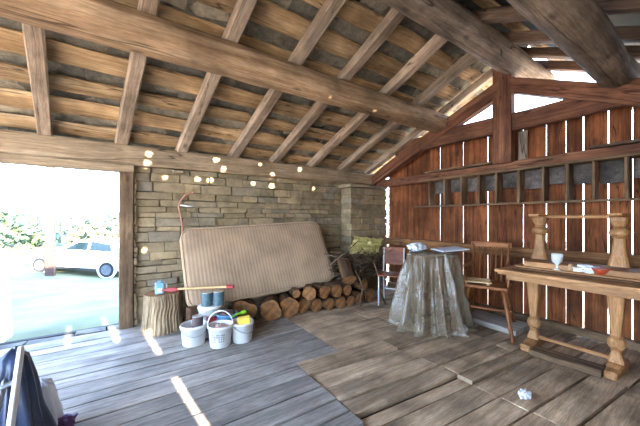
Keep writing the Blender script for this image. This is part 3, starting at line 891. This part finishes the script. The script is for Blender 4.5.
tag(obj('jutting_stone', boxbm((-.06, -.1, 0), (.08, .05, .03), .008, .006), M['stone'], None, (.62, 4.74, 2.17)), 'flat pale stone jutting out under the wall plate', 'stone')

# ------------------------------------------------------------------ sheet covered table
SC = (3.5, 2.42)
st = thing('side_table', 'dark table standing hidden under the clear plastic sheet', 'table', (SC[0], SC[1], 0), R(-34))
obj('table_top', boxbm((-.27, -.18, .97), (.27, .18, 1.005), .006), M['table_dark'], st)
for sx in (-1, 1):
    for sy in (-1, 1):
        beam('leg', (sx * .22, sy * .13, 0), (sx * .22, sy * .13, .97), .05, .05, M['table_dark'], st, n=3, wob=0)
obj('shelf', boxbm((-.25, -.15, .4), (.25, .15, .43), .004), M['table_dark'], st)
bm = bmesh.new(); rings = []
NS = 120
prof = [(.0, 1.035, 0), (.5, 1.035, 0), (.85, 1.035, 0), (.98, 1.03, .0), (1.03, 1.0, .1), (1.07, .92, .3), (1.11, .8, .5), (1.16, .65, .7), (1.22, .48, .85), (1.29, .3, 1.), (1.37, .14, 1.1), (1.45, .03, 1.2), (1.56, .012, 1.3)]
for f, z, am in prof:
    rr = []
    for k in range(NS):
        a = 2 * PI * k / NS
        ca, sa = math.cos(a), math.sin(a)
        q = (abs(ca / .34) ** 4 + abs(sa / .24) ** 4) ** -.25
        qe = (abs(ca / .37) ** 2.3 + abs(sa / .29) ** 2.3) ** (-1 / 2.3)
        mix = min(1, max(0, (f - 1) / .3)); base = (q * (1 - mix) + qe * mix) * .88
        fold = am * (.05 * math.sin(a * 11 + 2.5 * noise.noise((ca * 2, sa * 2, 3))) + .028 * math.sin(a * 23 + 3 * z) + .055 * noise.noise((ca * 3, sa * 3, z * 1.2)))
        crum = .022 * noise.noise((ca * 9, sa * 9, z * 9 + f))
        r = base * f * (1 + .12 * mix * max(0, -ca)) + fold + crum * min(1, f)
        if f == 0: r = .002
        zz = z + (.03 * noise.noise((ca * f * 4, sa * f * 4, 2)) if f > .2 else 0) * (1 if f < 1 else .3)
        if z < .05: zz = max(.006, z + .018 * (1 + math.sin(a * 11)))
        rr.append(Vector((r * ca, r * sa, zz)))
    rings.append(rr)
rings_to_bm(bm, rings, cap=False)
bmesh.ops.subdivide_edges(bm, edges=[e for e in bm.edges], cuts=1, use_grid_fill=True)
for v in bm.verts:
    if .02 < v.co.z < 1.02:
        d = Vector((v.co.x, v.co.y, 0)).normalized()
        v.co += d * (.02 * noise.noise(v.co * 9) + .012 * noise.noise(v.co * 21))
bmesh.ops.solidify(bm, geom=bm.faces[:], thickness=-.003)
tag(obj('plastic_sheet', bm, M['sheet'], None, (SC[0], SC[1], 0), (0, 0, R(-34)), smooth=True), 'dusty crumpled clear plastic sheet draped to the floor over a small table', 'plastic sheet')
bm = bmesh.new(); v = boxbm((-.2, -.14, 0), (.2, .14, .012), .003)
tag(obj('panel', v, M['pale_paint'], None, (3.66, 2.26, 1.068), (R(2), R(-3), R(-20))), 'pale blue white flat panel lying on the right of the plastic sheet', 'panel')
bm.free()
bm = bmesh.new(); blob(bm, (0, 0, .05), .12, 3, .4, 2.4, 6, (1.2, .8, .45), ridge=True)
tag(obj('paper_bundle', bm, M['pale_paint'], None, (3.34, 2.55, 1.05)), 'crumpled white bundle on the left top of the plastic sheet', 'bundle')
bm = bmesh.new(); blob(bm, (0, 0, .04), .06, 3, .4, 2.4, 9, (.8, .8, .8), ridge=True)
tag(obj('scrap', bm, M['paper'], None, (3.66, 2.07, .01)), 'white crumpled scrap on the floor at the sheet corner', 'scrap')

# ------------------------------------------------------------------ school chair behind the sheet
sc = thing('school_chair', 'chair with red brown plywood back and white tube legs by the pier', 'chair', (3.86, 3.48, 0), R(-58))
obj('seat', boxbm((-.2, -.2, .5), (.2, .2, .525), .008), M['seatback'], sc)
obj('backrest', boxbm((-.19, .2, .66), (.19, .225, .98), .01), M['seatback'], sc, (0, -.0, 0), (R(-4), 0, 0))
for s in (-1, 1):
    bm = bmesh.new(); tube(bm, [(s * .18, -.22, 0), (s * .18, -.19, .48), (s * .18, -.1, .495)], .012, 8); obj('front_leg', bm, M['white_tube'], sc, smooth=True)
    bm = bmesh.new(); tube(bm, [(s * .18, .26, 0), (s * .18, .2, .48), (s * .18, .235, .7), (s * .18, .265, .95)], .012, 8); obj('rear_leg', bm, M['white_tube'], sc, smooth=True)
bm = bmesh.new(); tube(bm, [(-.18, .235, .2), (.18, .235, .2)], .01, 8); obj('stretcher', bm, M['white_tube'], sc, smooth=True)

# ------------------------------------------------------------------ spindle chair
ch = thing('spindle_chair', 'brown wooden spindle back armchair between the plastic sheet and the long table', 'chair', (4.05, 1.95, 0), R(-72))
def turned(p0, p1, r, name, parent):
    m, L = frame(p0, p1)
    bm = bmesh.new(); rings = []
    for u, f in ((0, .7), (.05, .8), (.2, 1), (.24, 1.25), (.27, 1.0), (.3, 1.2), (.33, .95), (.55, 1.15), (.72, .95), (.76, 1.25), (.8, .95), (1, .8)):
        rings.append([Vector((u * L, r * f * math.cos(2 * PI * k / 12), r * f * math.sin(2 * PI * k / 12))) for k in range(12)])
    rings_to_bm(bm, rings)
    o = obj(name, bm, M['chair'], parent, smooth=True); o.matrix_local = m
    return o
obj('seat', boxbm((-.25, -.24, .585), (.25, .24, .62), .014, .003), M['chair'], ch)
for sx in (-1, 1):
    turned((sx * .31, -.33, 0), (sx * .19, -.17, .59), .022, 'leg', ch)
    turned((sx * .29, .31, 0), (sx * .18, .17, .59), .022, 'leg', ch)
    turned((sx * .25, -.25, .28), (sx * .24, .24, .28), .013, 'stretcher', ch)
turned((-.25, -.25, .34), (.25, -.25, .34), .013, 'stretcher', ch)
for sx in (-1, 1): turned((sx * .2, .2, .61), (sx * .22, .28, 1.13), .017, 'back_post', ch)
for k in range(5): turned((-.13 + k * .065, .205, .61), (-.14 + k * .07, .265, 1.09), .008, 'spindle', ch)
beam('crest_rail', (-.25, .285, 1.12), (.25, .285, 1.12), .028, .075, M['chair'], ch, n=8, wob=.002)
for sx in (-1, 1):
    beam('armrest', (sx * .21, .24, .86), (sx * .27, -.16, .85), .05, .026, M['chair'], ch, n=6, wob=.002, b=.01)
    turned((sx * .24, -.13, .61), (sx * .26, -.13, .85), .014, 'arm_post', ch)
rkk = thing('slatted_rack', 'small slatted wooden rack lying on the seat of the spindle chair', 'rack', (3.98, 2.06, .62), R(-62))
for k in range(4): obj('slat', boxbm((-.17, -.14 + k * .08, .02), (.17, -.09 + k * .08, .035), .003), M['handle'], rkk)
for s in (-1, 1): obj('batten', boxbm((s * .13 - .015, -.15, 0), (s * .13 + .015, .16, .02), .003), M['handle'], rkk)

# ------------------------------------------------------------------ trestle table and its twin upside down
def trestle(label, loc, rot, cat='table', top_mat=None, len0=-.55, len1=1.75, wide=.35, legs=(0, .69), hleg=.735, thick=.06, sz=.11, zf=1.0, kq=.76, fz=1.0):
    """local: X across, Y along; legs at given Y; origin on the floor"""
    t = thing('trestle_table', label, cat, loc); t.rotation_euler = rot
    H = hleg + .1
    tp = obj('table_top', boxbm((-wide, len0, H - thick * .55), (wide, len1, H), .012), top_mat or M['table_y'], t)
    em = obj('edge_moulding', boxbm((-wide + .025, len0 + .025, H - thick), (wide - .025, len1 - .025, H - thick * .55), .008), M['table_y'], t); sub(em, tp)
    obj('apron', boxbm((-wide + .07, len0 + .1, H - thick - .055), (wide - .07, len1 - .1, H - thick), .004), M['table_y'], t)
    for y in legs:
        foot = bmesh.new(); rings = []
        for x, hh, ww in ((-.27, .035, .07), (-.25, .06, .1), (-.15, .065, .11), (-.09, .085, .12), (.09, .085, .12), (.15, .065, .11), (.25, .06, .1), (.27, .035, .07)):
            rings.append([Vector((x * (.8 if fz < 1 else 1), yy * ww, zz * hh * fz)) for yy, zz in ((-.5, 0), (.5, 0), (.5, .75), (.38, 1), (-.38, 1), (-.5, .75))])
        rings_to_bm(foot, rings)
        fo = obj('foot', foot, M['table'], t, (0, y, 0))
        bm = bmesh.new()
        KQ = kq
        def sq(zs):
            zs = [(w * KQ, z * zf if z < .4 else z) for w, z in zs]
            rings_to_bm(bm, [[Vector((a * w, b * w, z)) for a, b in ((-.5, -.36), (-.36, -.5), (.36, -.5), (.5, -.36), (.5, .36), (.36, .5), (-.36, .5), (-.5, .36))] for w, z in zs])
        Hh = hleg - .02
        sq([(.15, .082 * fz / zf), (.148, .1), (.1, .17), (.085, .185)])
        lathe([(r_ * KQ, z_ * zf) for r_, z_ in ((.045, .18), (.06, .192), (.048, .205), (.07, .222), (.088, .25), (.09, .285), (.076, .31), (.052, .325), (.062, .335), (.05, .348))], 20, bm)
        sq([(.088, .345), (.092, .36), (.118, .36 + (Hh - .36) * .3), (.165, Hh - .03), (.172, Hh)])
        lg = obj('leg', bm, M['table_z'], t, (0, y, 0)); sub(fo, lg)
    beam('stretcher', (0, legs[0], sz), (0, legs[1], sz), .05, .035, M['table'], t, n=6, wob=.001)
    return t
trestle('long honey brown trestle table with turned legs standing by the plank gable', (4.0, .71, 0), (0, 0, 0), len0=-1.1, len1=.97, wide=.36, hleg=.795)
up = trestle('second trestle table stacked upside down on the long table, legs in the air', (4.07, .70, 1.545), (PI, 0, 0), top_mat=M['table_dark'], len0=-.86, len1=.9, wide=.27, legs=(0, -.66), hleg=.545, thick=.04, sz=.03, zf=.72, kq=.92, fz=.45)

# things on the table
gl = tag(obj('goblet', lathe([(.045, 0), (.045, .005), (.01, .012), (.009, .05), (.018, .06), (.046, .09), (.052, .13), (.05, .17), (.047, .17), (.049, .13), (.043, .094), (.004, .066)], 24), M['glass'], None, (3.86, 1.14, .942), smooth=True), 'clear stemmed glass goblet on the upturned table board beside the left leg', 'glass')
tag(obj('figurine', lathe([(.02, 0), (.028, .01), (.03, .035), (.018, .05), (.022, .06), (.018, .075), (.002, .08)], 16), M['tan'], None, (3.88, 1.03, .942), smooth=True), 'small tan pot next to the glass goblet', 'pot')
bm = bmesh.new(); blob(bm, (0, 0, .03), .1, 3, .5, 2.2, 12, (.8, 1.15, .4), ridge=True)
tag(obj('paper', bm, M['paper'], None, (3.93, .93, .942)), 'crumpled white paper on the upturned table board between the two legs', 'paper')
bw = thing('bowl', 'reddish terracotta bowl on the upturned table board near the right leg', 'bowl', (3.88, .80, .942))
obj('bowl_body', lathe([(.03, 0), (.034, .004), (.06, .04), (.07, .06), (.065, .06), (.055, .04), (.03, .012), (.001, .01)], 24), M['terracotta'], bw, smooth=True)
bm = bmesh.new(); lathe([(.06, .052), (.001, .056)], 20, bm); obj('contents', bm, M['paper'], bw)

# boards on the floor
tag(obj('floor_plank', beam_bm(.56, .2, .07, b=.01, n=8, wob=.016, seed=3), M['rack'], None, (3.72, 1.31, .045), (0, 0, R(-88))), 'rough thick broken plank lying in front of the trestle table feet', 'plank')
tag(obj('floor_plank', beam_bm(.66, .45, .07, b=.01, n=6, wob=.008, seed=6), M['floor'], None, (4.3, 2.28, .045), (0, 0, R(-90))), 'pale grey raised board under the spindle chair', 'plank')
bm = bmesh.new(); blob(bm, (0, 0, .03), .045, 3, .6, 2.4, 3, (1.3, .8, .6), ridge=True)
tag(obj('paper_scrap', bm, M['paper'], None, (2.75, 1.03, 0)), 'small crumpled white paper scrap on the bare right floor', 'paper')

# ------------------------------------------------------------------ bottom left corner
fr = thing('folding_frame', 'grey metal folding frame leaning on a dark plastic bag, bottom left', 'frame', (-.5, 1.9, 0))
def fl_(p): return (p[0] + .5, p[1] - 1.9, p[2])
def bar(name, pts, r, mat):
    bm = bmesh.new(); tube(bm, [fl_(p) for p in pts], r, 8); obj(name, bm, mat, fr, smooth=True)
beam('rail', fl_((-.535, 2.48, .70)), fl_((-.38, 1.28, .03)), .03, .05, M['white_tube'], fr, n=2, wob=0)
beam('rail', fl_((-.68, 2.62, .70)), fl_((-.6, 1.35, .03)), .03, .05, M['steel'], fr, n=2, wob=0)
beam('rail', fl_((-.60, 2.55, .60)), fl_((-.50, 1.3, .03)), .025, .04, M['steel'], fr, n=2, wob=0)
bar('cross_bar', [(-.66, 2.3, .53), (-.51, 2.28, .59)], .012, M['steel'])
bar('cross_bar', [(-.6, 1.6, .14), (-.43, 1.6, .19)], .012, M['steel'])
def draped(h, r0, r1, seed, folds, amp):
    bm = bmesh.new(); rings = []
    for i in range(15):
        u = i / 14; rr = []
        for k in range(64):
            a = 2 * PI * k / 64
            r = (r0 + (r1 - r0) * u ** .8) * (1 + amp * u * math.sin(a * folds + 3 * noise.noise((math.cos(a), math.sin(a), seed + u))) + .18 * noise.noise((math.cos(a) * 2, math.sin(a) * 2, seed + u * 3)))
            if i == 0: r *= .2
            rr.append(Vector((r * math.cos(a), r * math.sin(a), max(.002, h * (1 - u) + (.03 * noise.noise((math.cos(a) * 3, math.sin(a) * 3, seed)) if i < 3 else 0)))))
        rings.append(rr)
    rings_to_bm(bm, rings)
    return bm
tag(obj('dark_bag', draped(.70, .05, .18, 3, 11, .2), M['dark_plastic'], None, (-.57, 2.5, 0), smooth=True), 'crumpled blue black plastic bag at the bottom left corner', 'bag')
tag(obj('white_bag', draped(.37, .06, .13, 8, 7, .16), M['bag_white'], None, (-.5, 2.72, 0), smooth=True), 'crumpled white plastic bag beside the dark bag at bottom left', 'bag')
bm = bmesh.new(); blob(bm, (0, 0, .05), .06, 3, .4, 2.0, 5, (1, 1, .8))
tag(obj('purple_cloth', bm, M['purple'], None, (-.36, 2.70, 0)), 'small dark purple cloth at the foot of the white bag', 'cloth')

# ------------------------------------------------------------------ outdoors
def gz(x, y):
    z = -.14
    if y > 5: z -= 1.09 * min(1, max(0, (y - 5) / 11.0))
    if y > 19: z += .06 * (y - 19)
    if x > 5.2: z -= .04 * min(8, x - 5.2)
    if y < -1.1: z = -.12
    if y > 9: z += min(.9, .12 * max(0, -1 - x)) * min(1, (y - 9) / 5)
    return z
bm = bmesh.new(); nx, ny = 80, 80
G = [[bm.verts.new((-40 + i * 1.0, -25 + j * 1.0, gz(-40 + i, -25 + j) + .03 * noise.noise((i * .6, j * .6, 0)) - (.35 if (-40 + i > -6 and -40 + i < 6 and -25 + j > -2 and -25 + j < 5.5) else 0))) for j in range(ny + 1)] for i in range(nx + 1)]
for i in range(nx):
    for j in range(ny): bm.faces.new((G[i][j], G[i+1][j], G[i+1][j+1], G[i][j+1]))
for f in bm.faces:
    c_ = f.calc_center_median()
    if c_.y < 4.6 or c_.x > 4: f.material_index = 1
tag(obj('ground', bm, None, smooth=True, mats=[M['grass'], M['yard']]), kind='structure')

def bush(loc, r, h, label, mat, seed, n=1400):
    bm = bmesh.new(); rnd = random.Random(seed)
    for k in range(n):
        while True:
            p = Vector((rnd.uniform(-1, 1), rnd.uniform(-1, 1), rnd.uniform(-1, 1)))
            if .35 < p.length < 1: break
        f = 1 + .3 * noise.noise(p * 2 + Vector((seed, 0, 0)))
        c = Vector((p.x * r * f, p.y * r * f, h * .5 + p.z * h * .5 * f))
        a = Vector((rnd.uniform(-1, 1), rnd.uniform(-1, 1), rnd.uniform(-1, 1))).normalized(); b = a.orthogonal().normalized()
        s = r * rnd.uniform(.05, .1)
        bm.faces.new([bm.verts.new(c + a * s), bm.verts.new(c + b * s * .6), bm.verts.new(c - a * s), bm.verts.new(c - b * s * .6)])
    return tag(obj('bush', bm, mat, None, loc), label, 'bush')
bush((-1.2, 25, gz(0, 25) - .3), 2.4, 3.2, 'green bush behind the white car, seen through the doorway', M['leaf2'], 1)
bush((-6.5, 26, gz(0, 26) - .3), 2.8, 3.4, 'pale green bush behind the post outside the doorway', M['leaf'], 2)
bush((-10.5, 20, gz(0, 20) - .3), 2.6, 3.6, 'pale green bush at the left edge of the doorway', M['leaf'], 3)
bush((6.7, 6.15, gz(6, 6) - .2), .8, 3.2, 'leafy shrub outside, seen through the gap beside the stone pier', M['leaf2'], 4, 900)

po = tag(beam('porch_post', (-2.75, 17.0, -1.2), (-2.75, 17.0, 3.9), .3, .3, M['post'], n=10, wob=.02, seed=2), 'pale reddish wooden post standing outside in front of the car', 'post')
bx_ = tag(obj('storage_box', boxbm((-.5, -.2, 0), (.33, .25, 1.05), .03), M['pale_paint'], None, (-1.66, 5.5, gz(0, 5.2)), (0, R(-3), R(-8))), 'pale box standing just outside the left of the doorway', 'box')

# car, seen from its left rear side
car = thing('car', 'white car parked on the grass outside the doorway', 'car', (-1.05, 17.72, -1.16), math.atan2(-.559, .829)); car.rotation_euler = (0, R(4), math.atan2(-.559, .829))
def car_body():
    bm = bmesh.new()
    st_ = [(-3.25, .42, .75, .55), (-3.1, .36, .92, .86), (-2.2, .32, 1.05, .96), (-1.2, .3, 1.1, .98), (0, .3, 1.13, .98), (1.0, .3, 1.16, .98), (1.7, .32, 1.18, .95), (2.0, .42, 1.12, .85)]
    rings = []
    for x, z0, z1, hw in st_:
        rings.append([Vector((x, -hw * .93, z0)), Vector((x, -hw, z0 + .15)), Vector((x, -hw, (z0 + z1) / 2)), Vector((x, -hw * .93, z1)), Vector((x, hw * .93, z1)), Vector((x, hw, (z0 + z1) / 2)), Vector((x, hw, z0 + .15)), Vector((x, hw * .93, z0))])
    rings_to_bm(bm, rings)
    rings = []
    for x, z1, hw in ((-1.55, 1.1, .8), (-.75, 1.5, .74), (-.2, 1.66, .7), (.5, 1.68, .7), (1.1, 1.58, .68), (1.85, 1.14, .75)):
        rings.append([Vector((x, -.9, 1.05)), Vector((x, -hw, z1 - .04)), Vector((x, -hw + .08, z1)), Vector((x, hw - .08, z1)), Vector((x, hw, z1 - .04)), Vector((x, .9, 1.05))])
    rings_to_bm(bm, rings)
    return bm
cb = obj('body', car_body(), M['car_paint'], car, smooth=False)
bm = bmesh.new()
bm.free()
def side_pane(pts):
    for s in (-1, 1):
        bm = bmesh.new()
        bm.faces.new([bm.verts.new((x, s * (.915 - (z - 1.05) * .36 + .01), z)) for x, z in pts])
        bmesh.ops.solidify(bm, geom=bm.faces[:], thickness=.01)
        sub(obj('side_window', bm, M['glass_dark'], car), cb)
side_pane([(-1.1, 1.16), (-.05, 1.16), (-.05, 1.56), (-.55, 1.5)])
side_pane([(.05, 1.16), (1.1, 1.18), (.95, 1.5), (.05, 1.58)])
for x in (-2.05, 1.0):
    for s in (-1, 1):
        w = lathe([(.2, -.1), (.33, -.1), (.36, -.07), (.36, .07), (.33, .1), (.2, .1)], 28)
        wo = obj('wheel', w, M['tyre'], car, (x, s * .92, .36), (R(90), 0, 0))
        bm = bmesh.new(); lathe([(.19, .08), (.23, .085), (.23, .115), (.19, .11)], 24, bm); lathe([(.05, .09), (.05, .12), (.001, .12)], 12, bm)
        for k in range(5):
            a = 2 * PI * k / 5
            tube(bm, [(.03 * math.cos(a), .03 * math.sin(a), .1), (.21 * math.cos(a), .21 * math.sin(a), .1)], .028, 6)
        bmesh.ops.scale(bm, vec=(1, 1, s * -1 * -1 if s > 0 else 1), verts=bm.verts)
        r_ = obj('rim', bm, M['rim'], car, (x, s * .92, .36), (R(90) if s < 0 else R(-90), 0, 0)); sub(r_, wo)
        a_ = bmesh.new(); lathe([(.39, -.03), (.44, -.03), (.44, .03), (.39, .03)], 28, a_); sub(obj('wheel_arch', a_, M['car_paint'], car, (x, s * .97, .38), (R(90), 0, 0)), cb)
for s in (-1, 1):
    obj('sill_trim', boxbm((-1.6, s * .93 - .03, .26), (.58, s * .93 + .03, .36), .01), M['black_trim'], car)
    m_ = bmesh.new(); blob(m_, (0, 0, 0), .12, 2, .1, 1, 1, (.8, .9, .6)); obj('wing_mirror', m_, M['black_trim'], car, (-.95, s * 1.02, 1.18))
    obj('tail_lamp', boxbm((1.68, s * .9 - .06, .95), (1.98, s * .9 + .06, 1.06), .02), M['tail_red'], car)
obj('rear_bumper', boxbm((1.55, -.85, .3), (2.06, .85, .5), .03), M['black_trim'], car)

# ------------------------------------------------------------------ light
sun = bpy.data.lights.new('sun', 'SUN'); sun.energy = 26.0; sun.angle = R(.55); sun.color = (1.0, .9, .74)
so = bpy.data.objects.new('sun', sun); C.objects.link(so)
so.rotation_euler = SUN.to_track_quat('-Z', 'Y').to_euler()
w = bpy.data.worlds.new('sky'); bpy.context.scene.world = w; w.use_nodes = True
nt = w.node_tree; N = nt.nodes; Lk = nt.links
bg = N['Background']
tc = N.new('ShaderNodeTexCoord'); sp = N.new('ShaderNodeSeparateXYZ'); Lk.new(tc.outputs['Generated'], sp.inputs[0])
rp = N.new('ShaderNodeValToRGB'); e = rp.color_ramp.elements
e[0].position = 0.0; e[0].color = (.58, .76, 1.0, 1); e[1].position = .8; e[1].color = (.28, .48, 1.0, 1)
x = e.new(.25); x.color = (.48, .68, 1.0, 1)
Lk.new(sp.outputs[2], rp.inputs['Fac']); Lk.new(rp.outputs[0], bg.inputs['Color'])
bg.inputs['Strength'].default_value = 6.0

# ------------------------------------------------------------------ camera
cam = bpy.data.cameras.new('camera'); co = bpy.data.objects.new('camera', cam); C.objects.link(co)
cam.sensor_width = 36; cam.lens = 36 * 287 / 640; cam.shift_y = 5 / 640; cam.clip_start = .05
co.location = (0, 0, 1.5)
co.rotation_euler = (R(90), 0, -math.atan2(.559, .829))
sc_ = bpy.context.scene; sc_.camera = co
sc_.view_settings.view_transform = 'Standard'; sc_.view_settings.look = 'None'; sc_.view_settings.gamma = 1
sc_.view_settings.use_curve_mapping = False
sc_.view_settings.exposure = 1.85
sc_.cycles.max_bounces = 14; sc_.cycles.diffuse_bounces = 8; sc_.cycles.transparent_max_bounces = 12
sc_.cycles.sample_clamp_indirect = 8
